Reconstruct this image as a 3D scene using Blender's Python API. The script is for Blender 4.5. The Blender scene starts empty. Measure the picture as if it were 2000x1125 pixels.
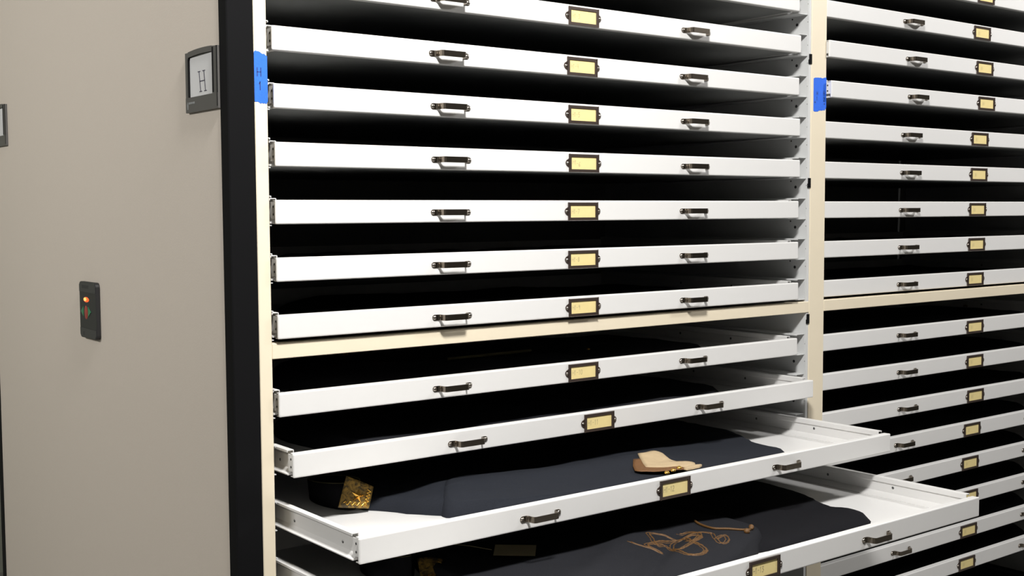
import bpy, bmesh, math, random
from mathutils import Vector, Matrix, noise
random.seed(7)
S = bpy.context.scene
COL = S.collection
Z0 = 1.45                      # camera eye height above the floor; cabinet heights below are relative to it

# ------------------------------------------------------------------ camera
F, PITCH, YAW, ROLL = 2313.2, 0.063755, 0.657074, -0.005705
CAM = Vector((-1.79104, -2.06546, -0.00241 + Z0))
ca, sa = math.cos(YAW), math.sin(YAW)
fw = Vector((sa, ca, 0)); rt = Vector((ca, -sa, 0)); up = Vector((0, 0, 1))
f2 = fw * math.cos(PITCH) - up * math.sin(PITCH); u2 = up * math.cos(PITCH) + fw * math.sin(PITCH)
r3 = rt * math.cos(ROLL) + u2 * math.sin(ROLL); u3 = u2 * math.cos(ROLL) - rt * math.sin(ROLL)
cd = bpy.data.cameras.new('camera'); cam = bpy.data.objects.new('camera', cd); COL.objects.link(cam)
cd.sensor_width = 36; cd.sensor_fit = 'HORIZONTAL'; cd.lens = 36 * F / 2000; cd.clip_start = 0.02
cam.matrix_world = Matrix(((r3.x, u3.x, -f2.x, CAM.x), (r3.y, u3.y, -f2.y, CAM.y), (r3.z, u3.z, -f2.z, CAM.z), (0, 0, 0, 1)))
cd.dof.use_dof = False
S.camera = cam

# ------------------------------------------------------------------ light
w = bpy.data.worlds.new('world'); S.world = w; w.use_nodes = True
w.node_tree.nodes['Background'].inputs[0].default_value = (0.5, 0.5, 0.5, 1)
w.node_tree.nodes['Background'].inputs[1].default_value = 0.01
def lamp(name, loc, target, power, sx, sy, color):
    l = bpy.data.lights.new(name, 'AREA'); l.shape = 'RECTANGLE'; l.size = sx; l.size_y = sy
    l.energy = power; l.color = color
    o = bpy.data.objects.new(name, l); COL.objects.link(o)
    o.location = loc; o.rotation_euler = (Vector(target) - Vector(loc)).to_track_quat('-Z', 'Y').to_euler()
    return o
lamp('ceiling_lamp_near', (-0.95, -1.40, 2.95), (-0.3, 0.0, 1.2), 122, 0.30, 0.30, (1.0, 0.985, 0.96))
lamp('ceiling_lamp_far', (2.4, -1.48, 2.95), (1.4, 0.0, 1.4), 58, 0.35, 0.35, (1.0, 0.985, 0.97))
lamp('ceiling_lamp_left', (-3.6, 1.0, 2.85), (-0.9, 0.6, 1.4), 82, 0.8, 0.8, (1.0, 0.98, 0.95))
vs = S.view_settings
vs.view_transform = 'Standard'; vs.look = 'None'; vs.exposure = 0.0; vs.gamma = 1; vs.use_curve_mapping = False

# ------------------------------------------------------------------ materials
def mat(name, col, rough=0.5, metal=0.0, var=0.0, vscale=30, bump=0.0, bscale=300, spec=0.5, emit=None, estr=0):
    m = bpy.data.materials.new(name); m.use_nodes = True
    nt = m.node_tree; b = nt.nodes['Principled BSDF']
    b.inputs['Base Color'].default_value = (*col, 1); b.inputs['Roughness'].default_value = rough
    b.inputs['Metallic'].default_value = metal; b.inputs['Specular IOR Level'].default_value = spec
    tc = nt.nodes.new('ShaderNodeTexCoord')
    if var > 0:
        n = nt.nodes.new('ShaderNodeTexNoise'); n.inputs['Scale'].default_value = vscale; n.inputs['Detail'].default_value = 5
        r = nt.nodes.new('ShaderNodeMapRange'); r.inputs['To Min'].default_value = 1 - var; r.inputs['To Max'].default_value = 1 + var
        x = nt.nodes.new('ShaderNodeVectorMath'); x.operation = 'SCALE'; x.inputs[0].default_value = col
        nt.links.new(tc.outputs['Object'], n.inputs['Vector']); nt.links.new(n.outputs[0], r.inputs['Value'])
        nt.links.new(r.outputs[0], x.inputs['Scale']); nt.links.new(x.outputs[0], b.inputs['Base Color'])
    if bump > 0:
        n = nt.nodes.new('ShaderNodeTexNoise'); n.inputs['Scale'].default_value = bscale; n.inputs['Detail'].default_value = 3
        k = nt.nodes.new('ShaderNodeBump'); k.inputs['Strength'].default_value = bump; k.inputs['Distance'].default_value = 0.001
        nt.links.new(tc.outputs['Object'], n.inputs['Vector']); nt.links.new(n.outputs[0], k.inputs['Height'])
        nt.links.new(k.outputs[0], b.inputs['Normal'])
    if emit:
        b.inputs['Emission Color'].default_value = (*emit, 1); b.inputs['Emission Strength'].default_value = estr
    return m
M = {}
M['white'] = mat('white_powder_coat', (0.73, 0.72, 0.705), 0.42, bump=0.08, bscale=900, var=0.015, vscale=8)
M['liner'] = mat('light_grey_paint', (0.60, 0.605, 0.60), 0.5, bump=0.08, bscale=900, var=0.03, vscale=20)
M['underside_shade'] = mat('underside_shade_grey', (0.20, 0.205, 0.20), 0.6, var=0.06, vscale=15, spec=0.3)  # dark grey standing in for the shade under the trays
M['cream'] = mat('cream_paint', (0.78, 0.69, 0.53), 0.45, bump=0.08, bscale=900, var=0.03, vscale=12)
M['panel'] = mat('greige_panel', (0.575, 0.515, 0.447), 0.6, bump=0.15, bscale=500, var=0.035, vscale=260, spec=0.3)
M['black'] = mat('black_trim', (0.007, 0.007, 0.0075), 0.6, bump=0.1, bscale=400, spec=0.04)
M['bronze'] = mat('brushed_dark_nickel', (0.24, 0.205, 0.165), 0.25, metal=1.0, var=0.12, vscale=60)
M['holder'] = mat('antique_bronze_frame', (0.085, 0.062, 0.052), 0.33, metal=0.55, var=0.15, vscale=90)
M['card'] = mat('buff_card', (0.78, 0.64, 0.30), 0.8, var=0.04, vscale=80, spec=0.2)
M['pencil'] = mat('pencil', (0.30, 0.26, 0.17), 0.8, spec=0.1)
M['screw'] = mat('polished_screw', (0.50, 0.45, 0.40), 0.24, metal=1.0)
M['steel'] = mat('dull_screw_steel', (0.16, 0.16, 0.16), 0.4, metal=0.8)
M['hole'] = mat('screw_hole_black', (0.02, 0.02, 0.02), 0.7)
M['tape'] = mat('blue_masking_tape', (0.03, 0.145, 0.74), 0.7, bump=0.4, bscale=260, var=0.06, vscale=60, spec=0.25)
M['ink'] = mat('black_marker_ink', (0.012, 0.015, 0.05), 0.6)
M['signgrey'] = mat('dark_grey_plastic', (0.066, 0.062, 0.058), 0.45, var=0.05, vscale=30)
M['paper'] = mat('white_paper', (0.60, 0.60, 0.60), 0.75, var=0.02, vscale=30, spec=0.2)
M['print'] = mat('printed_letter', (0.035, 0.03, 0.06), 0.7)
M['logo'] = mat('pale_logo_print', (0.22, 0.23, 0.23), 0.6)
M['devbody'] = mat('charcoal_plastic', (0.010, 0.010, 0.011), 0.5, bump=0.1, bscale=400)
M['devtop'] = mat('grey_plastic_cap', (0.028, 0.028, 0.028), 0.5)
M['green'] = mat('green_arrow', (0.02, 0.17, 0.07), 0.4)
M['red'] = mat('red_bar', (0.28, 0.03, 0.02), 0.4)
M['led'] = mat('lit_orange_led', (0.8, 0.12, 0.02), 0.4, emit=(1.0, 0.10, 0.01), estr=0.8)
M['ledcore'] = mat('lit_led_centre', (0.9, 0.3, 0.05), 0.4, emit=(1.0, 0.38, 0.10), estr=1.6)
M['wool'] = mat('navy_wool', (0.019, 0.0212, 0.0275), 0.95, var=0.22, vscale=420, bump=0.8, bscale=700, spec=0.12)
M['wool2'] = mat('charcoal_wool', (0.017, 0.0175, 0.021), 0.95, var=0.22, vscale=380, bump=0.8, bscale=650, spec=0.12)
M['wool3'] = mat('black_wool', (0.010, 0.010, 0.012), 0.95, var=0.25, vscale=300, bump=0.7, bscale=600, spec=0.1)
M['gold'] = mat('polished_gilt', (0.85, 0.50, 0.10), 0.25, metal=1.0)
M['braid'] = mat('brown_gold_braid', (0.15, 0.065, 0.018), 0.6, var=0.45, vscale=260, bump=1.0, bscale=420)
M['cord'] = mat('tarnished_gold_cord', (0.125, 0.058, 0.014), 0.55, var=0.4, vscale=320, bump=0.8, bscale=500)
M['buff'] = mat('buff_lining', (0.46, 0.35, 0.215), 0.85, var=0.14, vscale=40, bump=0.4, bscale=300, spec=0.2)
M['tag'] = mat('aged_paper_tag', (0.50, 0.42, 0.24), 0.8, var=0.05)
M['olive'] = mat('olive_trim', (0.10, 0.085, 0.03), 0.7, var=0.3, vscale=200)
M['floor'] = mat('floor_vinyl', (0.22, 0.215, 0.20), 0.45, var=0.08, vscale=6)
M['wall'] = mat('painted_wall', (0.42, 0.44, 0.36), 0.8, var=0.02)
M['wall2'] = mat('painted_wall_grey', (0.27, 0.265, 0.255), 0.8, var=0.02)
M['ceil'] = mat('ceiling_tile', (0.32, 0.32, 0.315), 0.9, var=0.03)
def embroidered():
    m = mat('gold_bullion_embroidery', (0.3, 0.2, 0.05), 0.42, metal=0.35, bump=1.0, bscale=330)
    nt = m.node_tree; b = nt.nodes['Principled BSDF']
    tc = nt.nodes.new('ShaderNodeTexCoord'); n = nt.nodes.new('ShaderNodeTexNoise'); n.inputs['Scale'].default_value = 90
    n.inputs['Detail'].default_value = 4; n.inputs['Distortion'].default_value = 1.2
    r = nt.nodes.new('ShaderNodeValToRGB')
    r.color_ramp.elements[0].position = 0.36; r.color_ramp.elements[0].color = (0.075, 0.055, 0.025, 1)
    r.color_ramp.elements[1].position = 0.66; r.color_ramp.elements[1].color = (0.45, 0.27, 0.055, 1)
    nt.links.new(tc.outputs['Object'], n.inputs['Vector']); nt.links.new(n.outputs[0], r.inputs[0])
    nt.links.new(r.outputs[0], b.inputs['Base Color']); return m
M['bullion'] = embroidered()

# ------------------------------------------------------------------ helpers
class MB:
    def __init__(s): s.v = []; s.f = []
    def box(s, x0, x1, y0, y1, z0, z1):
        n = len(s.v)
        s.v += [(x0, y0, z0), (x1, y0, z0), (x1, y1, z0), (x0, y1, z0), (x0, y0, z1), (x1, y0, z1), (x1, y1, z1), (x0, y1, z1)]
        s.f += [tuple(n + i for i in q) for q in ((3, 2, 1, 0), (4, 5, 6, 7), (0, 1, 5, 4), (1, 2, 6, 5), (2, 3, 7, 6), (3, 0, 4, 7))]
        return s
    def prism(s, pts, a0, a1, mp):          # closed polygon pts extruded from a0 to a1; mp(u,v,a)->xyz
        n = len(s.v); k = len(pts)
        s.v += [mp(u, v, a0) for u, v in pts] + [mp(u, v, a1) for u, v in pts]
        s.f.append(tuple(range(n + k - 1, n - 1, -1))); s.f.append(tuple(range(n + k, n + 2 * k)))
        for i in range(k):
            j = (i + 1) % k; s.f.append((n + i, n + j, n + k + j, n + k + i))
        return s
    def dome(s, c, r, h, mp, seg=12, rings=3):
        n = len(s.v)
        for i in range(rings + 1):
            t = i / rings * math.pi / 2
            for j in range(seg):
                a = 2 * math.pi * j / seg
                s.v.append(mp(c[0] + r * math.cos(t) * math.cos(a), c[1] + r * math.cos(t) * math.sin(a), c[2] + h * math.sin(t)))
        for i in range(rings):
            for j in range(seg):
                k = (j + 1) % seg; s.f.append((n + i * seg + j, n + i * seg + k, n + (i + 1) * seg + k, n + (i + 1) * seg + j))
        return s
    def tube(s, pts, r, seg=6):
        n = len(s.v); P = [Vector(p) for p in pts]
        for i, p in enumerate(P):
            t = (P[min(i + 1, len(P) - 1)] - P[max(i - 1, 0)]).normalized()
            a = t.cross(Vector((0, 0, 1)));  a = a.normalized() if a.length > 1e-4 else Vector((1, 0, 0)); b = t.cross(a)
            rr = r[i] if isinstance(r, (list, tuple)) else r
            for j in range(seg):
                q = 2 * math.pi * j / seg; s.v.append(tuple(p + a * math.cos(q) * rr + b * math.sin(q) * rr))
        for i in range(len(P) - 1):
            for j in range(seg):
                k = (j + 1) % seg; s.f.append((n + i * seg + j, n + i * seg + k, n + (i + 1) * seg + k, n + (i + 1) * seg + j))
        s.f.append(tuple(range(n, n + seg))); s.f.append(tuple(range(n + len(P) * seg - 1, n + (len(P) - 1) * seg - 1, -1)))
        return s
    def mesh(s, name, m, smooth=False, bevel=0, seg=2):
        me = bpy.data.meshes.new(name); me.from_pydata(s.v, [], s.f)
        bm = bmesh.new(); bm.from_mesh(me); bmesh.ops.recalc_face_normals(bm, faces=bm.faces)
        if bevel: bmesh.ops.bevel(bm, geom=list(bm.edges), offset=bevel, segments=seg, affect='EDGES', profile=0.5)
        bm.to_mesh(me); bm.free(); me.materials.append(m if not isinstance(m, str) else M[m])
        if smooth:
            for p in me.polygons: p.use_smooth = True
        return me
def obj(name, me, parent=None, loc=None):
    o = bpy.data.objects.new(name, me); COL.objects.link(o)
    if parent: o.parent = parent
    if loc: o.location = loc
    return o
def tag(o, label, cat=None, group=None):
    o['label'] = label
    if cat: o['category'] = cat
    if group: o['group'] = group
    return o
def thing(name, label, cat, loc, group=None):
    return tag(obj(name, None, None, loc), label, cat, group)
def struct(name, me, loc=(0, 0, 0)):
    o = obj(name, me, None, loc); o['kind'] = 'structure'; return o
FR = lambda u, v, a: (u, -a, v)            # plane facing the aisle (-y)
SD = lambda u, v, a: (-a, -u, v)           # plane facing -x, u runs towards the aisle

# stroke lettering ------------------------------------------------
G = {'H': [[(0, 0), (0, 1)], [(.6, 0), (.6, 1)], [(0, .5), (.6, .52)]], '1': [[(.15, .75), (.3, 1), (.3, 0)]],
     '-': [[(.1, .5), (.45, .5)]], '0': [[(.3, 1), (.05, .8), (.05, .2), (.3, 0), (.55, .2), (.55, .8), (.3, 1)]],
     '2': [[(.05, .8), (.3, 1), (.55, .8), (.5, .55), (.05, 0), (.6, 0)]],
     '3': [[(.05, .95), (.5, .95), (.25, .6), (.55, .35), (.35, 0), (.05, .08)]],
     '4': [[(.1, 1), (.05, .5), (.55, .5)], [(.5, 1), (.48, 0)]],
     '5': [[(.55, 1), (.12, 1), (.1, .6), (.45, .6), (.55, .3), (.35, 0), (.05, .05)]],
     '6': [[(.5, 1), (.15, .6), (.08, .2), (.3, 0), (.55, .2), (.4, .45), (.1, .35)]],
     '7': [[(.05, 1), (.58, 1), (.25, 0)]],
     '8': [[(.3, .52), (.08, .75), (.3, 1), (.52, .75), (.3, .52), (.05, .25), (.3, 0), (.57, .25), (.3, .52)]],
     '9': [[(.55, .75), (.3, .55), (.1, .75), (.3, 1), (.55, .8), (.5, 0)]],
     '<': [[(.6, .5), (0, .5)], [(.25, .8), (0, .5), (.25, .2)]], '>': [[(0, .5), (.6, .5)], [(.35, .8), (.6, .5), (.35, .2)]],
     '|': [[(.3, 0), (.3, 1)]]}
def strokes(mb, text, u, v, h, wid, a, mp, adv=.72, slant=0.0, drop=0.0, vertical=False):
    for k, ch in enumerate(text):
        if ch not in G: continue
        cu = u if vertical else u + k * h * adv; cv = v - k * h * 1.5 if vertical else v - k * drop
        for pl in G[ch]:
            pp = [(cu + x * h * .8 + slant * y * h, cv + y * h) for x, y in pl]
            for (x0, y0), (x1, y1) in zip(pp, pp[1:]):
                L = math.hypot(x1 - x0, y1 - y0) or 1; dx, dy = (x1 - x0) / L * wid / 2, (y1 - y0) / L * wid / 2
                n = len(mb.v)
                mb.v += [mp(x0 - dx - dy, y0 - dy + dx, a), mp(x0 - dx + dy, y0 - dy - dx, a), mp(x1 + dx + dy, y1 + dy - dx, a), mp(x1 + dx - dy, y1 + dy + dx, a)]
                mb.f.append((n, n + 1, n + 2, n + 3))

# ------------------------------------------------------------------ room shell (outside the frame, except a sliver of the far wall)
def plane(x0, x1, y0, y1, z0, z1, m): return MB().box(x0, x1, y0, y1, z0, z1).mesh('shell', m)
struct('floor', plane(-5, 5, -4, 3, -.05, 0, 'floor'))
struct('ceiling', plane(-5, 5, -4, 3, 3.0, 3.05, 'ceil'))
struct('wall_back', plane(-5, 5, 2.95, 3.0, 0, 3, 'wall'))
struct('wall_front', plane(-5, 5, -4.05, -4, 0, 3, 'wall2'))
struct('wall_left', plane(-5.05, -5, -4, 3, 0, 3, 'wall2'))
struct('wall_right', plane(5, 5.05, -4, 3, 0, 3, 'wall2'))

# ------------------------------------------------------------------ end panel of the mobile carriage
ep = thing('end_panel', 'tall greige end panel of the storage carriage with black edges, left of the drawers', 'panel', (0, 0, 0))
obj('panel_board', MB().box(-.857, -.8075, .012, 1.668, .02, 2.25).mesh('panel_board', 'panel', bevel=.001, seg=1), ep)
def trim_me(y0, y1, side):
    mb = MB()
    if side < 0: mb.prism([(-.8592, .031), (-.8592, -.001), (-.8572, -.003), (-.8065, -.003), (-.8055, .0), (-.8055, .0115), (-.8565, .0115), (-.8565, .031)], .02, 2.25, lambda u, v, a: (u, v, a))
    else: mb.prism([(-.8592, 1.650), (-.8592, 1.682), (-.8572, 1.684), (-.8065, 1.684), (-.8055, 1.682), (-.8055, 1.6685), (-.8565, 1.6685), (-.8565, 1.650)], .02, 2.25, lambda u, v, a: (u, v, a))
    return mb.mesh('edge_trim', 'black')
o = obj('edge_trim', trim_me(0, 0, -1), ep); tag(o, 'black edge trim beside the cream post')
o = obj('edge_trim', trim_me(0, 0, 1), ep); tag(o, 'black edge trim on the far edge')

# sign holders on the end panel -----------------------------------
def sign_holder(yright, label, letter):
    t = thing('sign_holder', label, 'sign', (-.8572, yright, .2535 + Z0))
    W, H = .152, .116                     # u from -W (far) to 0 (near the aisle)
    def arch(u, base, k=.0035): return base + k * (1 - ((u + W / 2) / (W / 2)) ** 2)
    def rect(u0, u1, v0, v1, top_arch):
        return [(u0, v0), (u1, v0)] + [(u1 + (u0 - u1) * i / 8, arch(u1 + (u0 - u1) * i / 8, v1) if top_arch else v1) for i in range(9)]
    wu0, wu1, wv0, wv1 = -W + .014, -.026, -.029, H / 2 - .0105
    mb = MB()
    mb.prism(rect(-W, 0, -H / 2, H / 2, True), 0, .0025, SD)                  # back plate
    mb.prism(rect(-W, 0, -H / 2, wv0, False), .0025, .0065, SD)              # bottom bar
    mb.prism(rect(-W, wu0, wv0, H / 2, False), .0025, .006, SD)
    mb.prism([(wu1, wv0), (0, wv0), (0, H / 2), (wu1, H / 2 + .001)], .0025, .006, SD)
    top = [(wu0, wv1)] + [(wu0 + (wu1 - wu0) * i / 8, wv1 + .0035 * (1 - ((wu0 + (wu1 - wu0) * i / 8 + W / 2) / (W / 2)) ** 2)) for i in range(9)]
    top += [(wu1 + (wu0 - wu1) * i / 8, arch(wu1 + (wu0 - wu1) * i / 8, H / 2)) for i in range(9)]
    mb.prism(top[1:], .0025, .006, SD)
    obj('frame', mb.mesh('sign_frame', 'signgrey'), t)
    for a, b, c_, d_, e in ((-.0068, .019, .0235, -H / 2 + .031, H / 2 - .001), (-.0072, .0015, .0032, -H / 2 + .004, H / 2), (-.0068, W - .0165, W - .0135, -H / 2 + .03, H / 2 - .012)):
        mb = MB(); mb.box(a, -.0002, b, c_, d_, e); obj('inner_edge', mb.mesh('inner_edge', 'black'), t)
    cu0, cu1 = wu0 + .002, wu1
    c = MB(); cp = [(cu0 + .002, wv0), (cu1 - .002, wv0), (cu1, wv0 + .003), (cu1, wv1 + .001), (cu0 + .004, wv1 - .0005), (cu0, wv1 - .006), (cu0, wv0 + .003)]
    c.prism(cp, .0026, .0036, SD)
    co = obj('card', c.mesh('sign_card', 'paper'), t)
    if letter:
        mb = MB(); u0, v0, h, wd, th = -.0965, -.0215, .040, .034, .0028
        def R(x, y):                       # the letter leans a little
            return (u0 + x + (h - y) * .17 + .002 * 0, v0 + y)
        for x in (.004, wd - .0075):
            mb.prism([R(x, .001), R(x + th, .001), R(x + th, h - .001), R(x, h - .001)], .0037, .0039, SD)
            for yy in (0, h - .0016):
                mb.prism([R(x - .0048, yy), R(x + th + .0048, yy), R(x + th + .0048, yy + .0016), R(x - .0048, yy + .0016)], .0037, .0039, SD)
        mb.prism([R(.004, h * .49), R(wd - .005, h * .49), R(wd - .005, h * .49 + .0018), R(.004, h * .49 + .0018)], .0037, .0039, SD)
        obj('lettering', mb.mesh('letter_h', 'print'), co)
        mb = MB()
        mb.prism([(-.144, -.052), (-.1405, -.052), (-.1395, -.044), (-.1425, -.037), (-.145, -.043)], .0066, .0068, SD)
        for k in range(5): mb.prism([(-.137 + k * .006, -.042), (-.1325 + k * .006, -.042), (-.1325 + k * .006, -.038), (-.137 + k * .006, -.038)], .0066, .0068, SD)
        obj('logo', mb.mesh('logo', 'logo'), t)
sign_holder(.031, 'grey plastic sign holder with a white card lettered H, beside the black trim', True)
sign_holder(1.4785, 'grey plastic sign holder cut off by the left edge of the picture', False)

# control button unit ---------------------------------------------
dv = thing('control_switch', 'slim black wall control with a lit orange light and green arrows on the panel', 'switch', (-.8572, .798, -.231 + Z0))
h = .068; uw = .0600
def prof(uh, ins):                          # rounded outline
    r = .010; pts = []
    for cx, cy, a0 in ((uh - r, -h + ins + r, -90), (uh - r, h - ins - r, 0), (-uh + r, h - ins - r, 90), (-uh + r, -h + ins + r, 180)):
        for k in range(4):
            a = math.radians(a0 + 30 * k); pts.append((cx + r * math.cos(a), cy + r * math.sin(a)))
    return pts
mb = MB(); mb.prism(prof(uw, 0), 0, .0098, SD); obj('body', mb.mesh('switch_body', 'devbody', bevel=.0012, seg=2), dv)
mb = MB(); mb.prism([(-uw + .002, h - .024), (uw - .003, h - .026), (uw - .003, h - .009), (uw - .010, h - .002), (-uw + .008, h - .002), (-uw + .002, h - .008)], .0098, .0108, SD)
obj('cap', mb.mesh('switch_cap', 'devtop'), dv)
mb = MB(); mb.prism([(-uw + .002, -h + .008), (-uw + .008, -h + .002), (uw - .010, -h + .002), (uw - .003, -h + .009), (uw - .003, -h + .022), (-uw + .002, -h + .024)], .0098, .0106, SD)
obj('foot_cap', mb.mesh('switch_foot', 'devtop'), dv)
def ell(u0, v0, ru, rv, a, hh, nm, m, part):
    mb = MB(); mb.dome((0, 0, a), 1, hh, lambda u, v, q: SD(u0 + u * ru, v0 + v * rv, q), 20, 3); obj(part, mb.mesh(nm, m, smooth=True), dv)
ell(-.0105, .0250, .0200, .0062, .0098, .0012, 'led', 'led', 'indicator_light')
ell(-.0165, .0255, .0110, .0044, .0106, .0012, 'ledcore', 'ledcore', 'indicator_core')
ell(-.0140, -.0060, .0130, .0165, .0098, .0012, 'stop', 'red', 'stop_bar')
for s in (-1, 1):
    mb = MB(); mb.prism([(-.0140 + s * .0165, -.0165), (-.0140 + s * .0165, .0085), (-.0140 + s * .0365, -.0040)], .0098, .0108, SD)
    obj('arrow', mb.mesh('arrow', 'green'), dv)
mb = MB(); mb.box(-.0112, -.0107, -.010, .038, h - .016, h - .008); obj('logo', mb.mesh('switch_logo', 'hole'), dv)
mb = MB(); mb.box(-.0110, -.0105, .030, .034, -h + .006, -h + .015); obj('mark', mb.mesh('switch_mark', 'hole'), dv)

# ------------------------------------------------------------------ drawers: shared meshes
W2, HH = .7705, .0232                        # half width and half height of a drawer front
D = {}
def front_me():
    mb = MB(); mb.box(-W2, W2, 0, .0062, -HH, HH)
    me = mb.mesh('front', 'white', bevel=.0028, seg=3)
    bm = bmesh.new(); bm.from_mesh(me)      # folded flanges behind the face
    for z0, z1 in ((HH - .0022, HH - .0004), (-HH + .0004, -HH + .002)):
        ret = bmesh.ops.create_cube(bm, size=1)
        for v in ret['verts']: v.co = Vector((v.co.x * (2 * W2 - .006), .0105 + v.co.y * .013, (z0 + z1) / 2 + v.co.z * (z1 - z0)))
    bm.to_mesh(me); bm.free(); return me
D['front'] = front_me()
mb = MB(); mb.box(-.7592, .7592, .006, .78, -.0222, -.0205); D['floor'] = mb.mesh('tray_floor', 'white')
mb = MB(); mb.box(-.7555, .7555, .0165, .779, -.0230, -.0223); D['bottom'] = mb.mesh('tray_shade_sheet', 'underside_shade')  # added sheet below the tray floor, coloured dark to deepen the underside shade
mb = MB(); mb.box(-.757, .757, .778, .7795, -.0205, .02); D['back'] = mb.mesh('tray_back', 'white')
def side_me(s):
    prof_ = [(.7590, -.0215), (.7590, .0128), (.7558, .0150), (.7558, .0255), (.7568, .0268), (.7700, .0268), (.7700, .0225), (.7688, .0225), (.7688, .0253), (.7574, .0253),
             (.7574, .0165), (.7604, .0140), (.7604, -.0095), (.7635, -.0160), (.7695, -.0195), (.7695, -.0215)]
    mb = MB(); mb.prism([(s * u, v) for u, v in prof_], .026, .78, lambda u, v, a: (u, a, v))
    # folded return of the front with two rivet holes
    mb.box(s * .7665 - .0008, s * .7665 + .0008, .005, .0275, -.0125, .0195)
    # floor fillet inside
    mb.prism([(s * .7592, -.0205), (s * .7592, -.010), (s * .7570, -.010), (s * .738, -.0188), (s * .738, -.0205)], .016, .778, lambda u, v, a: (u, a, v))
    return mb.mesh('side_rail', 'white')
D[-1] = side_me(-1); D[1] = side_me(1)
def dot_me(name, r, h_, m, s):               # small screw on a side rail, axis along x
    mb = MB(); mb.dome((0, 0, 0), r, h_, lambda u, v, a: (s * a, u, v), 10, 2)
    mb.dome((0, 0, 0), r, .0001, lambda u, v, a: (s * a, u, v), 10, 1); return mb.mesh(name, m, smooth=True)
D['rs'] = {-1: dot_me('rivet', .0032, .0014, 'steel', -1), 1: dot_me('rivet', .0032, .0014, 'steel', 1)}
D['rh'] = {-1: dot_me('rivet', .0026, .0008, 'hole', -1), 1: dot_me('rivet', .0026, .0008, 'hole', 1)}
D['ri'] = {-1: dot_me('rivet', .0036, .0012, 'steel', 1), 1: dot_me('rivet', .0036, .0012, 'steel', -1)}
def handle_me():
    path = [(-.0445, .0), (-.0370, .0), (-.0335, .0020), (-.0320, .0060), (-.0312, .0130), (-.0295, .0178), (-.0265, .0195), (.0265, .0195),
            (.0295, .0178), (.0312, .0130), (.0320, .0060), (.0335, .0020), (.0370, .0), (.0445, .0)]
    t, hw = .0014, .0062; mb = MB(); n = len(path)
    for i, (x, a) in enumerate(path):
        p0 = path[max(i - 1, 0)]; p1 = path[min(i + 1, n - 1)]; dx, da = p1[0] - p0[0], p1[1] - p0[1]; L = math.hypot(dx, da)
        nx, na = -da / L, dx / L
        for zz in (-hw, hw):
            mb.v.append((x, -a, zz)); mb.v.append((x + nx * t, -(a + na * t), zz))
    for i in range(n - 1):
        a = 4 * i; b = a + 4
        mb.f += [(a, b, b + 2, a + 2), (a + 1, a + 3, b + 3, b + 1), (a, a + 1, b + 1, b), (a + 2, b + 2, b + 3, a + 3)]
    for s in (-1, 1):                        # rounded feet
        pts = [(s * (.0445 + .0062 * math.sin(q)), .0062 * math.cos(q)) for q in [math.pi * k / 10 for k in range(11)]]
        mb.prism(pts, 0, .0014, FR)
    return mb.mesh('handle', 'bronze')
D['handle'] = handle_me()
mb = MB(); mb.dome((0, 0, .0014), .0046, .0026, FR, 14, 4); D['hscrew'] = mb.mesh('screw', 'screw', smooth=True)
def holder_me():
    mb = MB(); ow, oh, iw0, iw1, iv0, iv1 = .0440, .0202, -.0378, .0378, -.0140, .0138
    mb.prism([(-ow, -oh), (ow, -oh), (ow, oh), (-ow, oh)], 0, .0008, FR)
    t = .0034
    def bar(p): mb.prism(p, .0008, t, FR)
    bar([(-ow, -oh), (ow, -oh), (iw1, iv0), (iw0, iv0)])
    bar([(ow, -oh), (ow, oh), (iw1, iv1), (iw1, iv0)])
    bar([(ow, oh), (-ow, oh), (iw0, iv1), (iw1, iv1)])
    bar([(-ow, oh), (-ow, -oh), (iw0, iv0), (iw0, iv1)])
    for s in (-1, 1):                        # screw ears
        pts = [(s * ow, -.0105)] + [(s * (ow + .0095 * math.cos(a)), .0085 * math.sin(a)) for a in [math.radians(-75 + 15 * k) for k in range(11)]] + [(s * ow, .0105)]
        mb.prism(pts, 0, .0018, FR)
        mb.box(s * ow - .0009, s * ow + .0009, -.0042, -.0034, -oh - .0006, oh + .0006)
    return mb.mesh('card_holder', 'holder')
D['holder'] = holder_me()
mb = MB(); mb.prism([(-.0378, -.0140), (.0378, -.0140), (.0378, .0138), (-.0378, .0138)], .0008, .0014, FR); D['card'] = mb.mesh('card', 'card')
mb = MB(); mb.dome((0, 0, .0018), .0038, .0022, FR, 12, 3); D['cscrew'] = mb.mesh('screw', 'screw', smooth=True)
ticks = MB()
for k, q in enumerate((-.024, -.021, -.0165)): strokes(ticks, '|', q, -.006, .010, .0005, .0016, FR)
D['ticks'] = ticks.mesh('lettering', 'pencil')

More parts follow.
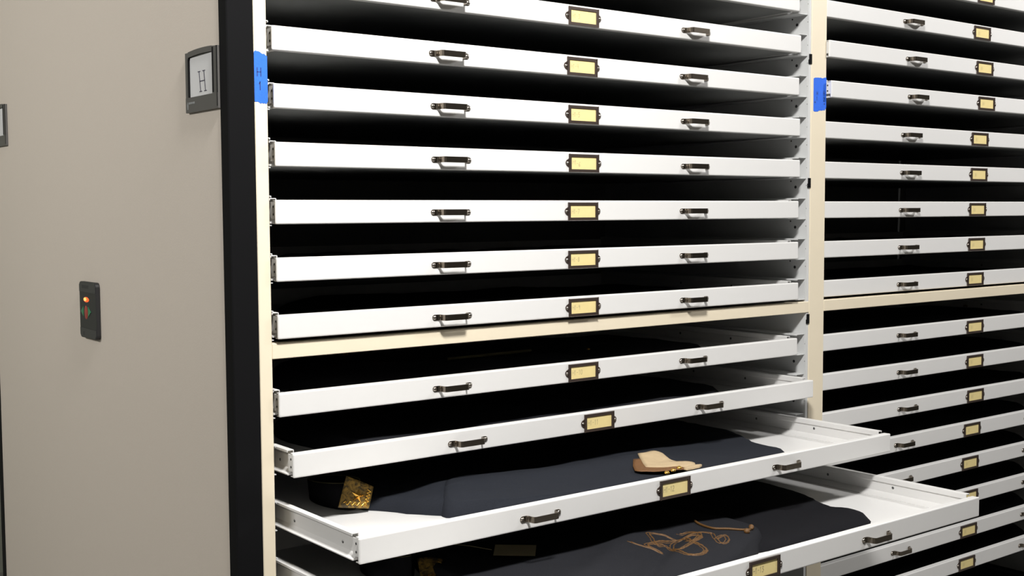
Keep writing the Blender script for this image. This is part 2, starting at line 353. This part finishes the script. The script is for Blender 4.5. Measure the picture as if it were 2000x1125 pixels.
def drawer(x, y, z, label, group, text=None):
    t = thing('drawer', label, 'drawer', (x, y, z + Z0), group)
    obj('drawer_front', D['front'], t); obj('tray_floor', D['floor'], t); obj('tray_shade_sheet', D['bottom'], t); obj('tray_back', D['back'], t)
    for s in (-1, 1):
        r = obj('side_rail', D[s], t)
        for py, pz in ((.0165, .0105), (.0165, -.0045)): obj('rivet', D['rh'][s], r, (s * .7673, py, pz))
        for py in (.075, .26): obj('rivet', D['rs'][s], r, (s * .7604, py, .0))
        for py in (.229, .428): obj('rivet', D['ri'][s], r, (s * .7590, py, .0045))
        hd = obj('handle', D['handle'], t, (s * .3667, 0, -.0022))
        for q in (-1, 1): obj('screw', D['hscrew'], hd, (q * .0455, 0, 0))
    c = obj('card_holder', D['holder'], t, (0, 0, -.0016))
    obj('card', D['card'], c)
    for q in (-1, 1): obj('screw', D['cscrew'], c, (q * .0485, 0, 0))
    if text:
        mb = MB(); dr = .0018 if text == 'H1-6' else 0.0
        hh = .0115 if len(text) > 4 else .0105
        strokes(mb, text, -.0335, -.0055 + (.003 if dr else 0), hh, 0.0008 if text in ('H1-12', 'H1-13') else .0006, .0016, FR, adv=.55, slant=.05, drop=dr)
        l = obj('lettering', mb.mesh('lettering', 'pencil'), c); tag(l, 'pencilled ' + text)
    else: obj('lettering', D['ticks'], c)
    return t

P = .11; GAP = .0411
zo1 = dict(zip(range(2, 14), [0, .0001, -.0013, 0, .0002, .0007, .0009, .0009, .0013, .0028, .0035, -.0024]))
zo2 = dict(zip(range(2, 18), [-.0003, 0, -.0003, .0001, -.0004, -.0001, -.0003, -.0001, -.0007, -.0012, -.0013, -.0013, -.0006, 0, -.0008, .0006]))
d1 = {2: .008, 3: .0136, 4: .0084, 5: .0125, 6: .0135, 7: .0100, 8: .0102, 9: .0116, 10: .0100, 11: .0648, 12: .3057, 13: .5512}
d2 = {1: .009, 2: -.0017, 3: .0091, 4: .0173, 5: -.0029, 6: -.0043, 7: -.0065, 8: -.0078, 9: -.0101, 10: -.0080, 11: -.0058, 12: -.0018, 13: -.0111, 14: -.0155, 15: -.015, 16: -.0165, 17: -.0205}
zrow = lambda r: -(r - 7) * P - (GAP if r >= 10 else 0)
X2 = 1.6665
notes = {2: 'white flat drawer cut off by the top of the picture, above the drawer marked H1-3',
         11: 'white flat drawer with card H1-11, pulled out a little over the open drawers',
         12: 'white flat drawer with card H1-12, pulled out to show a navy coat',
         13: 'white flat drawer with card H1-13, pulled out farthest, at the bottom of the picture'}
for r in range(2, 14):
    drawer(0, -d1[r], zrow(r) + zo1[r], notes.get(r, 'closed white flat drawer with card marked H1-%d in the left column' % r),
           'flat drawers of the left column', 'H1-%d' % r)
ORD = ['first', 'second', 'third', 'fourth', 'fifth', 'sixth', 'seventh', 'eighth', 'ninth']
for r in range(1, 18):
    wh = '%s drawer above the cream crossbar' % ORD[9 - r] if r < 10 else '%s drawer below the cream crossbar' % ORD[r - 10]
    drawer(X2, -d2[r], zrow(r) + zo2.get(r, 0), 'closed white flat drawer in the right column, ' + wh, 'flat drawers of the right column')

# ------------------------------------------------------------------ cabinets
def runner_me(s):
    mb = MB()
    pr = [(.8205, -.0255), (.8205, .0320), (.7868, .0320), (.7862, .0312), (.7862, .0284), (.7876, .0284), (.7880, .0304), (.8190, .0304), (.8190, -.0239), (.7800, -.0239), (.7800, -.0255)] if s > 0 else [(.8000, -.0255), (.8000, .0320), (.7718, .0320), (.7712, .0312), (.7712, .0284), (.7726, .0284), (.7730, .0304), (.7985, .0304), (.7985, -.0239), (.7712, -.0239), (.7712, -.0255)]
    mb.prism([(s * u, v) for u, v in pr], .006, .76, lambda u, v, a: (u, a, v)); return mb.mesh('runner', 'liner')
RUN = {-1: runner_me(-1), 1: runner_me(1)}
TOP = .70
def cabinet(name, label, dx, rows, postx, endpost):
    t = thing(name, label, 'cabinet', (dx, 0, 0))
    zb, zt = .06, Z0 + TOP + .06
    mb = MB(); mb.box(postx[0], postx[1], 0, .03, zb, zt); obj('post', mb.mesh('post', 'cream', bevel=.0012, seg=1), t)
    if endpost: mb = MB(); mb.box(.8305, .895, 0, .03, zb, zt); obj('post', mb.mesh('post', 'cream', bevel=.0012, seg=1), t)
    mb = MB(); mb.box(-.8045, -.8012, .0305, .82, zb, zt); obj('side_wall', mb.mesh('side_wall', 'liner'), t)
    mb = MB(); mb.box(.8207, .8225, .0035, .8225, zb, zt); mb.box(.8206, .8298, .002, .004, zb, zt)
    obj('side_wall', mb.mesh('side_wall', 'liner'), t)
    mb = MB(); mb.box(-.8046, .8298, .819, .823, zb, zt); obj('back_panel', mb.mesh('back_panel', 'wall2'), t)
    mb = MB(); mb.box(-.8045, .8298, .0, .823, zt, zt + .03); obj('top_panel', mb.mesh('top_panel', 'cream'), t)
    mb = MB(); mb.box(-.8045, .8298, .0, .823, .0, zb); obj('plinth', mb.mesh('plinth', 'black'), t)
    zc = Z0 - .2655
    mb = MB(); mb.box(postx[1] - .0001, .8292, -.0004, .028, zc - .0152, zc + .0150)
    obj('crossbar', mb.mesh('crossbar', 'cream', bevel=.0012, seg=1), t)
    mb = MB(); mb.box(-.8, .82, .0285, .82, zc - .004, zc + .004); obj('shelf', mb.mesh('shelf', 'liner'), t)
    for r in rows:
        z = zrow(r) + Z0
        for s in (-1, 1): obj('runner', RUN[s], t, (0, 0, z))
        if r in (9,): continue
        # punched holes in the side wall between the runners
        for py, pz, rad in ((.0425, -.0475, .0042), (.0585, -.031, .0024), (.006, -.044, .0012), (.006, .004, .0012)):
            mb = MB(); mb.dome((py, z + pz, 0), rad, .0007, lambda u, v, a: (.8206 - a, u, v), 10, 1); mb.f.append(tuple(range(10, 20)))
            obj('hole', mb.mesh('hole', 'hole'), t)
    for zz in ((.407, .0732, -.298) if not endpost else (.407, -.298)):
        mb = MB(); mb.box(.8215, .8302, -.002, .0012, Z0 + zz - .013, Z0 + zz + .013); mb.box(.8185, .8225, -.001, .0012, Z0 + zz - .013, Z0 + zz - .002)
        obj('clip', mb.mesh('clip', 'black'), t)
    return t
cabinet('drawer_cabinet', 'cream-edged flat storage cabinet of the left column, next to the end panel', 0, range(2, 15), (-.8042, -.7779), False)
cabinet('drawer_cabinet', 'cream-edged flat storage cabinet of the right column, with the centre post', X2, range(1, 18), (.8305 - X2, .8947 - X2), True)

# ------------------------------------------------------------------ blue tape
def tape(label, x0, x1, ztl, ztr, zbl, zbr, writes, seed):
    random.seed(seed)
    t = thing('masking_tape', label, 'tape', ((x0 + x1) / 2, -.0003, Z0 + (ztl + zbl) / 2)); cx, cz = (x0 + x1) / 2, (ztl + zbl) / 2
    top = [(x0 + (x1 - x0) * i / 9 - cx, ztl + (ztr - ztl) * (i / 9) ** 1.6 - cz + random.uniform(-.0012, .0012)) for i in range(10)]
    bot = [(x1 + (x0 - x1) * i / 9 - cx, zbr + (zbl - zbr) * (i / 9) - cz + random.uniform(-.002, .002)) for i in range(10)]
    top[0] = (top[0][0], top[0][1] - .002); bot[0] = (bot[0][0], bot[0][1] + .004)
    mb = MB(); mb.prism(top + bot, 0, .0003, FR); obj('strip', mb.mesh('tape', 'tape'), t)
    mb = MB()
    for tx, u, v, hh, wd, adv in writes: strokes(mb, tx, u - cx, v - cz, hh, wd, .0005, FR, adv=adv)
    obj('handwriting', mb.mesh('handwriting', 'ink'), t)
tape('blue masking tape marked H 1 on the left post beside the black trim', -.8045, -.7777, .303, .2945, .2075, .2035,
     [('H', -.7985, .2555, .0155, .0015, .7), ('1', -.7965, .2300, .015, .0016, .7)], 3)
mbx = [('H', .8530, .3120, .009, .0011, .7), ('1', .8520, .2970, .010, .0011, .7), ('<', .8445, .2870, .010, .0011, .7),
       ('H', .8820, .3120, .012, .0012, .7), ('2', .8820, .2960, .011, .0012, .7), ('>', .8830, .2840, .010, .0012, .7)]
tape('blue masking tape marked H 1 and H 2 with arrows on the centre post', .8398, .8942, .3575, .3605, .2665, .2740, mbx, 5)

# ------------------------------------------------------------------ garments
def resample(poly, n):
    P_ = [Vector(p) for p in poly]; seg = [(P_[i], P_[(i + 1) % len(P_)]) for i in range(len(P_))]
    Ls = [(b - a).length for a, b in seg]; T = sum(Ls); out = []; i = 0; acc = 0
    for k in range(n):
        d = T * k / n
        while acc + Ls[i] < d: acc += Ls[i]; i += 1
        out.append(seg[i][0].lerp(seg[i][1], (d - acc) / Ls[i]))
    return out
def smooth_poly(pts, it=2):
    for _ in range(it): pts = [(pts[i - 1] + pts[i] * 2 + pts[(i + 1) % len(pts)]) / 4 for i in range(len(pts))]
    return pts
def puffy(poly, base, hfun, m, name='body', n=140, rings=26, jag=0, center=None, roundness=.018, sm=2):
    """cloth pad lying on z=base: outline poly, height hfun(x,y) reached through a rounded edge"""
    pts = smooth_poly(resample(poly, n), sm)
    c = Vector(center) if center else sum(pts, Vector((0, 0))) / n
    if jag:
        pts = [p + (p - c).normalized() * (noise.noise(Vector((p.x * 90, p.y * 90, 3))) * jag) for p in pts]
    mb = MB(); mb.v.append((c.x, c.y, base + hfun(c.x, c.y)))
    for i in range(1, rings + 1):
        t = (i / rings) ** .8
        for p in pts:
            q = c.lerp(p, t); d = (p - c).length * (1 - t); e = min(1, d / roundness); k = math.sqrt(max(0, 1 - (1 - e) ** 2))
            mb.v.append((q.x, q.y, base + .0008 + hfun(q.x, q.y) * k))
    for j in range(n): mb.f.append((0, 1 + j, 1 + (j + 1) % n))
    for i in range(rings - 1):
        a = 1 + i * n
        for j in range(n):
            k = (j + 1) % n; mb.f.append((a + j, a + n + j, a + n + k, a + k))
    a = 1 + (rings - 1) * n; b = len(mb.v)
    mb.v += [(mb.v[a + j][0], mb.v[a + j][1], base + .0001) for j in range(n)]
    for j in range(n): k = (j + 1) % n; mb.f.append((a + j, b + j, b + k, a + k))
    mb.f.append(tuple(range(b + n - 1, b - 1, -1)))
    return mb.mesh(name, m, smooth=True)
def ridge(x, y, ax, ay, bx, by, wid, amp):
    dx, dy = bx - ax, by - ay; L2 = dx * dx + dy * dy; t = max(0, min(1, ((x - ax) * dx + (y - ay) * dy) / L2))
    d = math.hypot(x - ax - t * dx, y - ay - t * dy); return amp * math.exp(-(d / wid) ** 2)
nz = lambda x, y, s, k=0: noise.noise(Vector((x * s, y * s, k)))

# --- coat in drawer H1-12
zf = zrow(12) + zo1[12] - .0203
ct = thing('coat', 'navy wool uniform coat with gold star collar in the open drawer marked H1-12', 'coat', (0, 0, Z0 + zf))
def h12(x, y):
    h_ = .026 + .006 * nz(x, y, 4) + .002 * nz(x, y, 14, 2)
    h_ += ridge(x, y, -.40, -.06, .10, -.12, .075, .018)
    h_ += ridge(x, y, -.3, .25, .3, .25, .10, .008) + ridge(x, y, -.02, -.21, .07, -.215, .075, .007)
    if x > .25: h_ *= max(.42, 1 - (x - .25) * 1.5)
    if x < -.42: h_ *= max(.85, 1 - (-.42 - x) * 1.0)
    return h_
body12 = [(-.585, .03), (-.545, -.035), (-.50, -.095), (-.475, -.145), (-.40, -.20), (-.25, -.255), (0, -.278), (.22, -.276), (.38, -.262), (.47, -.232), (.515, -.20),
          (.535, -.155), (.530, -.095), (.575, -.01), (.625, .08), (.635, .14), (.63, .38), (.2, .44), (-.35, .44), (-.52, .33), (-.56, .15)]
obj('body', puffy(body12, 0, h12, 'wool', jag=.011), ct)
sl = [(-.487, -.150), (-.475, -.115), (-.445, -.075), (-.415, -.035), (-.36, .01), (-.2, -.01), (0, -.05), (.09, -.09), (.125, -.13), (.12, -.22), (.03, -.255), (-.15, -.25), (-.33, -.215), (-.44, -.178)]
def hs12(x, y):
    e = ridge(x, y, -.455, -.105, -.40, -.115, .006, .004) + ridge(x, y, -.45, -.085, -.385, -.085, .007, .004) + ridge(x, y, -.465, -.125, -.37, -.15, .012, .004)
    return h12(x, y) + .0030 + .0015 * nz(x, y, 20) + e
obj('sleeve', puffy(sl, 0, hs12, 'wool', 'sleeve', n=90, rings=22, roundness=.012), ct)
def flat_patch(poly, hf, lift, m, name, n=48, rings=6, round_=.006, center=None):
    pts = resample(poly, n); c = Vector(center) if center else sum(pts, Vector((0, 0))) / n
    mb = MB(); mb.v.append((c.x, c.y, hf(c.x, c.y) + lift))
    for i in range(1, rings + 1):
        for p in pts:
            q = c.lerp(p, i / rings); mb.v.append((q.x, q.y, hf(q.x, q.y) + (lift if i < rings else lift * .7)))
    for j in range(n): mb.f.append((0, 1 + j, 1 + (j + 1) % n))
    for i in range(rings - 1):
        a = 1 + i * n
        for j in range(n): k = (j + 1) % n; mb.f.append((a + j, a + n + j, a + n + k, a + k))
    a = 1 + (rings - 1) * n; b = len(mb.v); mb.v += [(v[0], v[1], v[2] - lift * .7 - .001) for v in mb.v[a:a + n]]
    for j in range(n): k = (j + 1) % n; mb.f.append((a + j, b + j, b + k, a + k))
    return mb.mesh(name, m, smooth=True)
braid = [(0.035, -0.142), (0.055, -0.150), (0.0346, -0.1741), (0.0139, -0.2053), (0.0222, -0.2255), (0.0432, -0.236), (0.0763, -0.2425), (0.0894, -0.2532), (0.0684, -0.2765), (0.0248, -0.2543), (-0.0014, -0.2494), (-0.0306, -0.2322), (-0.0339, -0.2197), (-0.0015, -0.1792)]
lining = [(0.0709, -0.119), (0.1324, -0.1096), (0.1296, -0.1414), (0.1068, -0.1886), (0.1004, -0.2189), (0.1221, -0.2295), (0.1239, -0.245), (0.1108, -0.2621), (0.0991, -0.2594), (0.0776, -0.2691), (0.0696, -0.249), (0.0404, -0.2388), (0.0074, -0.2119), (0.0338, -0.1716)]
tip = [(0.0887, -0.2646), (0.1078, -0.2665), (0.1204, -0.272), (0.100, -0.284), (0.06, -0.2835), (0.0617, -0.2729)]
hc12 = lambda x, y: max(h12(x, y), .030 + .012) + .0035
hcl = lambda x, y: max(.0445, hs12(x, y) + .0025) + .0025 * nz(x, y, 25, 5)
cu = obj('cuff', flat_patch(braid, hcl, .0015, 'braid', 'cuff', center=(.015, -.222)), ct); tag(cu, 'brown and gold braided cuff edge')
o = obj('cuff_lining', flat_patch(lining, hcl, .004, 'buff', 'cuff_lining', center=(.07, -.2)), ct); tag(o, 'turned-back buff cuff lining')
o = obj('cuff_lining', flat_patch(tip, hcl, .0045, 'buff', 'cuff_tip'), ct)
for bx, by in ((0.0570, -0.2640), (0.0290, -0.2730), (0.0020, -0.2810)):
    mb = MB(); mb.dome((bx, by, .0458), .0062, .0055, lambda u, v, a: (u, v, a), 12, 4); mb.dome((bx, by, .0458), .0062, -.003, lambda u, v, a: (u, v, a), 12, 2)
    obj('button', mb.mesh('button', 'gold', smooth=True), ct)
# standing collar: band around the neck opening, gold front patch with a star
def collar(parent, cx, cy, zr, scale, front, starpos, mring='wool3'):
    mb = MB(); n = 40; A, B = .036 * scale, .080 * scale
    for i in range(n + 1):
        a = math.radians(-100 + 330 * i / n)
        x, y = cx - A * math.cos(a), cy + B * math.sin(a)
        for (k, out) in ((0, 0), (1, .002)):
            hgt = .048 * scale * (1 - .15 * math.sin(a))
            mb.v += [(x - out * math.cos(a), y + out * math.sin(a), zr), (x - out * math.cos(a) - .006 * math.cos(a), y + out * math.sin(a), zr + hgt)]
    for i in range(n):
        a = 4 * i; b = a + 4
        mb.f += [(a, b, b + 1, a + 1), (a + 2, a + 3, b + 3, b + 2), (a + 1, b + 1, b + 3, a + 3), (a, a + 2, b + 2, b)]
    band = obj('collar', mb.mesh('collar', mring, smooth=True), parent)
    tube = [mb.v[4 * i + 1] for i in range(n + 1)]
    m2 = MB().tube(tube, .0016, 5); obj('collar_edge', m2.mesh('collar_edge', 'olive', smooth=True), band)
    # front patch as a bowed sheet with thickness
    (TL, TR, BR, BL) = [Vector(p) for p in front]; nr = (TR - TL).cross(BL - TL).normalized()
    if nr.y > 0: nr = -nr
    m3 = MB(); N = 8
    for off in (0, -.0025):
        for i in range(N + 1):
            for j in range(N + 1):
                s, t = j / N, i / N; p = TL.lerp(TR, s).lerp(BL.lerp(BR, s), t) + nr * (off + .006 * math.sin(s * math.pi) * .7)
                m3.v.append(tuple(p))
    K = (N + 1) ** 2
    for i in range(N):
        for j in range(N):
            a = i * (N + 1) + j; m3.f += [(a, a + 1, a + N + 2, a + N + 1), (K + a, K + a + N + 1, K + a + N + 2, K + a + 1)]
    for i in range(N):
        for (a, b) in ((i, i + 1), (N * (N + 1) + i, N * (N + 1) + i + 1), (i * (N + 1), (i + 1) * (N + 1)), (i * (N + 1) + N, (i + 1) * (N + 1) + N)):
            m3.f.append((a, b, K + b, K + a))
    pt = obj('collar_patch', m3.mesh('collar_patch', 'bullion', smooth=True), parent); tag(pt, 'gold embroidered collar front')
    ux = (TR - TL).normalized(); uz = nr.cross(ux).normalized()
    if uz.z < 0: uz = -uz
    # embroidered scroll border
    m4 = MB(); sc = []
    for k in range(60):
        t = k / 59; s = .12 + .78 * t; q = TL.lerp(TR, s).lerp(BL.lerp(BR, s), .84 - .06 * math.sin(t * 31)); sc.append(tuple(q + nr * (.006 * math.sin(s * math.pi) * .7 + .0012)))
    for k in range(50):
        t = k / 49; q = TL.lerp(TR, .86 - .07 * math.sin(t * 27)).lerp(BL.lerp(BR, .86 - .07 * math.sin(t * 27)), .8 - .6 * t); sc.append(tuple(q + nr * .004))
    m4.tube(sc, .0012, 5); obj('scroll', m4.mesh('scroll', 'gold', smooth=True), pt)
    if starpos:
        m5 = MB(); c = TL.lerp(TR, starpos[0]).lerp(BL.lerp(BR, starpos[0]), starpos[1]) + nr * .0055
        n0 = len(m5.v); m5.v.append(tuple(c + nr * .006))
        for k in range(10):
            a = math.radians(90 + 36 * k + 8); r = (.0155 if k % 2 == 0 else .0056) * scale; m5.v.append(tuple(c + ux * math.cos(a) * r + uz * math.sin(a) * r))
        for k in range(10): m5.f.append((n0, n0 + 1 + k, n0 + 1 + (k + 1) % 10))
        m5.f.append(tuple(n0 + 10 - k for k in range(10)))
        obj('star', m5.mesh('star', 'gold'), pt)
B12 = -zf
collar(ct, -.590, .108, .001, 1.0, [(-.6137, .012, -.532 + B12), (-.5600, -.004, -.559 + B12), (-.5767, -.012, -.600 + B12), (-.640, .0, -.5905 + B12)], (.52, .55))

# --- coat in drawer H1-13
zf13 = zrow(13) + zo1[13] - .0203
c13 = thing('coat', 'navy uniform coat with gold cord embroidery in the lowest pulled-out drawer marked H1-13', 'coat', (0, 0, Z0 + zf13))
skirt = [(.10, .10), (.55, .20), (.6066, .13), (.615, -.04), (.59, -.163), (.5645, -.246), (.540, -.300), (.520, -.357), (.535, -.392), (.532, -.42), (.500, -.447), (.455, -.458), (.30, -.446), (.16, -.438), (.0, -.42), (-.05, -.2)]
def hk(x, y): return .013 + .003 * nz(x, y, 9, 4) + ridge(x, y, .52, -.36, .49, -.45, .03, .006)
obj('coat_skirt', puffy(skirt, 0, hk, 'wool3', 'coat_skirt', n=120, rings=16, jag=.004, roundness=.012), c13)
jk = [(.10, .05), (.20, -.14), (.245, -.25), (.235, -.34), (.198, -.387), (.12, -.435), (.035, -.482), (-.048, -.515), (-.14, -.527), (-.30, -.530), (-.42, -.50), (-.50, -.42), (-.54, -.30), (-.535, -.16), (-.48, .0), (-.3, .08)]
def hj(x, y):
    v = .032 + .004 * nz(x, y, 6, 7) + .002 * nz(x, y, 18, 1)
    v += ridge(x, y, -.05, -.24, -.42, -.46, .035, .010); v -= ridge(x, y, .02, -.30, -.30, -.50, .020, .011)
    v += ridge(x, y, -.05, -.44, -.3, -.52, .03, .004)
    if x > .12: v = v * max(.55, 1 - (x - .12) * 2.6)
    return v
obj('jacket', puffy(jk, 0, hj, 'wool2', 'jacket', n=140, rings=30, roundness=.02), c13)
def cord(pts, r, name, z=.0012, m='cord', wig=0.0):
    P_ = [Vector(p) for p in pts]; out = []
    for i in range(len(P_) - 1):
        p0, p1, p2, p3 = P_[max(i - 1, 0)], P_[i], P_[i + 1], P_[min(i + 2, len(P_) - 1)]
        for k in range(6):
            t = k / 6; q = .5 * ((2 * p1) + (p2 - p0) * t + (2 * p0 - 5 * p1 + 4 * p2 - p3) * t * t + (3 * p1 - p0 - 3 * p2 + p3) * t ** 3)
            if wig: q = q + Vector((math.sin(len(out) * 1.9), math.cos(len(out) * 1.9))) * wig
            out.append((q.x, q.y, hj(q.x, q.y) + z))
    return MB().tube(out, r, 6).mesh(name, m, smooth=True)
cA = [(0.1123, -0.258), (0.097, -0.2882), (0.0892, -0.3354), (0.1139, -0.3554), (0.1386, -0.3733), (0.1613, -0.378)]
cB = [(-0.1308, -0.3105), (-0.1132, -0.3411), (-0.0927, -0.3656), (-0.102, -0.3296), (-0.0594, -0.3221), (-0.031, -0.3193), (0.0006, -0.3189), (0.0052, -0.3399), (-0.0091, -0.371), (-0.0141, -0.4003), (-0.0383, -0.4374), (-0.0663, -0.4541), (-0.0851, -0.4506), (-0.0893, -0.4356), (-0.078, -0.4055), (-0.0619, -0.37), (-0.0528, -0.3359), (-0.0761, -0.3338), (-0.0567, -0.2987), (-0.042, -0.2758), (-0.015, -0.2931), (0.0089, -0.3211), (0.0502, -0.3324), (0.0631, -0.3604)]
cC = [(0.0269, -0.2958), (0.0433, -0.3134), (0.043, -0.3442), (0.0125, -0.363), (-0.0378, -0.3812), (-0.0627, -0.3857), (-0.0509, -0.3542), (-0.0134, -0.3249), (0.0072, -0.3329), (0.0236, -0.3374), (0.0294, -0.3594), (-0.0015, -0.3687), (-0.0094, -0.3539)]
cD = [(0.0631, -0.3604), (0.0297, -0.4106), (0.0333, -0.4218), (0.0586, -0.4086), (0.073, -0.3859), (0.0608, -0.3847), (0.0388, -0.3926)]
o = obj('cord', cord(cA, .0028, 'cord', .003), c13); tag(o, 'loose gold cord ending in knobs')
for q in [[(x + ox, y + oy) for x, y in c_] for c_ in (cB, cC, cD) for ox, oy in ((0, 0), (.004, .005), (-.003, .008))]: obj('embroidery', cord(q, .0013, 'embroidery', .0004, wig=.0007), c13)
obj('embroidery', cord([(x + .005, y + .009) for x, y in cB[4:14]], .0014, 'embroidery', .0004, wig=.0008), c13)
for kx, ky, kr in ((0.176, -0.366, .0062), (0.1300, -0.3936, .0066), (0.166, -0.374, .0052)):
    mb = MB(); mb.dome((kx, ky, hj(kx, ky) + .005), kr, kr, lambda u, v, a: (u, v, a), 12, 4); mb.dome((kx, ky, hj(kx, ky) + .005), kr, -kr, lambda u, v, a: (u, v, a), 12, 4)
    obj('tassel', mb.mesh('tassel', 'cord', smooth=True), c13)
collar(c13, -.572, -.07, .001, 1.0, [(-.535, -.125, .040), (-.492, -.150, .036), (-.515, -.195, .010), (-.560, -.180, .010)], None)
# paper tag on a string beside it
tg = thing('paper_tag', 'small aged paper tag on a string beside the coat in drawer H1-13', 'tag', (-.352, -.205, Z0 + zf13 + .0405))
mb = MB(); mb.box(-.042, .042, -.0265, .0265, .0, .0008); pc = obj('tag_card', mb.mesh('tag_card', 'tag'), tg); pc.rotation_euler = (.12, 0, -.72)
mb = MB().tube([(-.036, .030, .001), (-.06, .07, .004), (-.10, .14, .004)], .0008, 4); obj('string', mb.mesh('string', 'tag'), tg)

# --- dark folded uniforms in the closed drawers
def folded(k, var, x, y, z, label, group, accents=()):
    me = GAR[var]; t = thing('folded_uniform', label, 'uniform', (x, y, Z0 + z - .0203), group)
    obj('cloth', me, t)
    for nm, me2 in accents: obj(nm, me2, t)
    return t
GAR = []
for var in range(3):
    ox = var * 7.3
    poly = [(-.60, .06), (-.45, .05), (-.2, .045 + .01 * var), (.1, .045), (.42, .055), (.58, .09), (.62, .2), (.6, .5), (.3, .66), (-.2, .68), (-.5, .6), (-.63, .35)]
    def hg(x, y, ox=ox, var=var):
        v = .024 + .012 * nz(x + ox, y, 3.2) + .007 * nz(x, y + ox, 8, 3)
        v += ridge(x, y, -.4, .45 - .1 * var, .1, .16, .05, .014) + ridge(x, y, .1, .4, .5, .2 + .05 * var, .04, .010)
        return v
    GAR.append(puffy(poly, 0, hg, ('wool3', 'wool2', 'wool3')[var], 'cloth', n=72, rings=16, jag=.01, roundness=.03))
def spot(x, y, z, r=.008, m='gold'):
    mb = MB(); mb.dome((x, y, z), r, r * .8, lambda u, v, a: (u, v, a), 10, 3); return mb.mesh('button', m, smooth=True)
def band(pts, r, m='olive'): return MB().tube(pts, r, 6).mesh('piping', m, smooth=True)
ACC = {10: [('button', spot(-.312, .53, .032)), ('button', spot(.218, .21, .034, .006)), ('piping', band([(-.20, .24, .040), (-.1, .23, .042), (.05, .235, .042)], .004))],
       11: [('cord', band([(-.387, .36, .03), (-.35, .40, .036), (-.32, .36, .038), (-.29, .37, .036), (-.24, .33, .034)], .003, 'wool'))]}
for r in range(2, 12):  # rows above eye level: unseen uniforms added to darken the drawer undersides
    folded(r, (0, 2, 1, 1, 1)[(r - 7) % 5], 0, -d1[r] + (.02 if r >= 10 else -.02), zrow(r) + zo1[r], 'dark folded uniform lying in shadow in the drawer marked H1-%d' % r,
           'folded uniforms in the left column', ACC.get(r, ()))
for r in range(1, 18):  # upper rows likewise added out of sight, to cut bounce onto the undersides
    wh = '%s drawer above the crossbar' % ORD[9 - r] if r < 10 else '%s drawer below the crossbar' % ORD[r - 10]
    folded(r, r % 3, X2, -d2[r] + (.01 if r >= 9 else -.02), zrow(r) + zo2.get(r, 0), 'dark folded uniform in the right column, ' + wh, 'folded uniforms in the right column',
           [('button', spot(.455, .30, .040, .009, 'cord'))] if r == 10 else ())
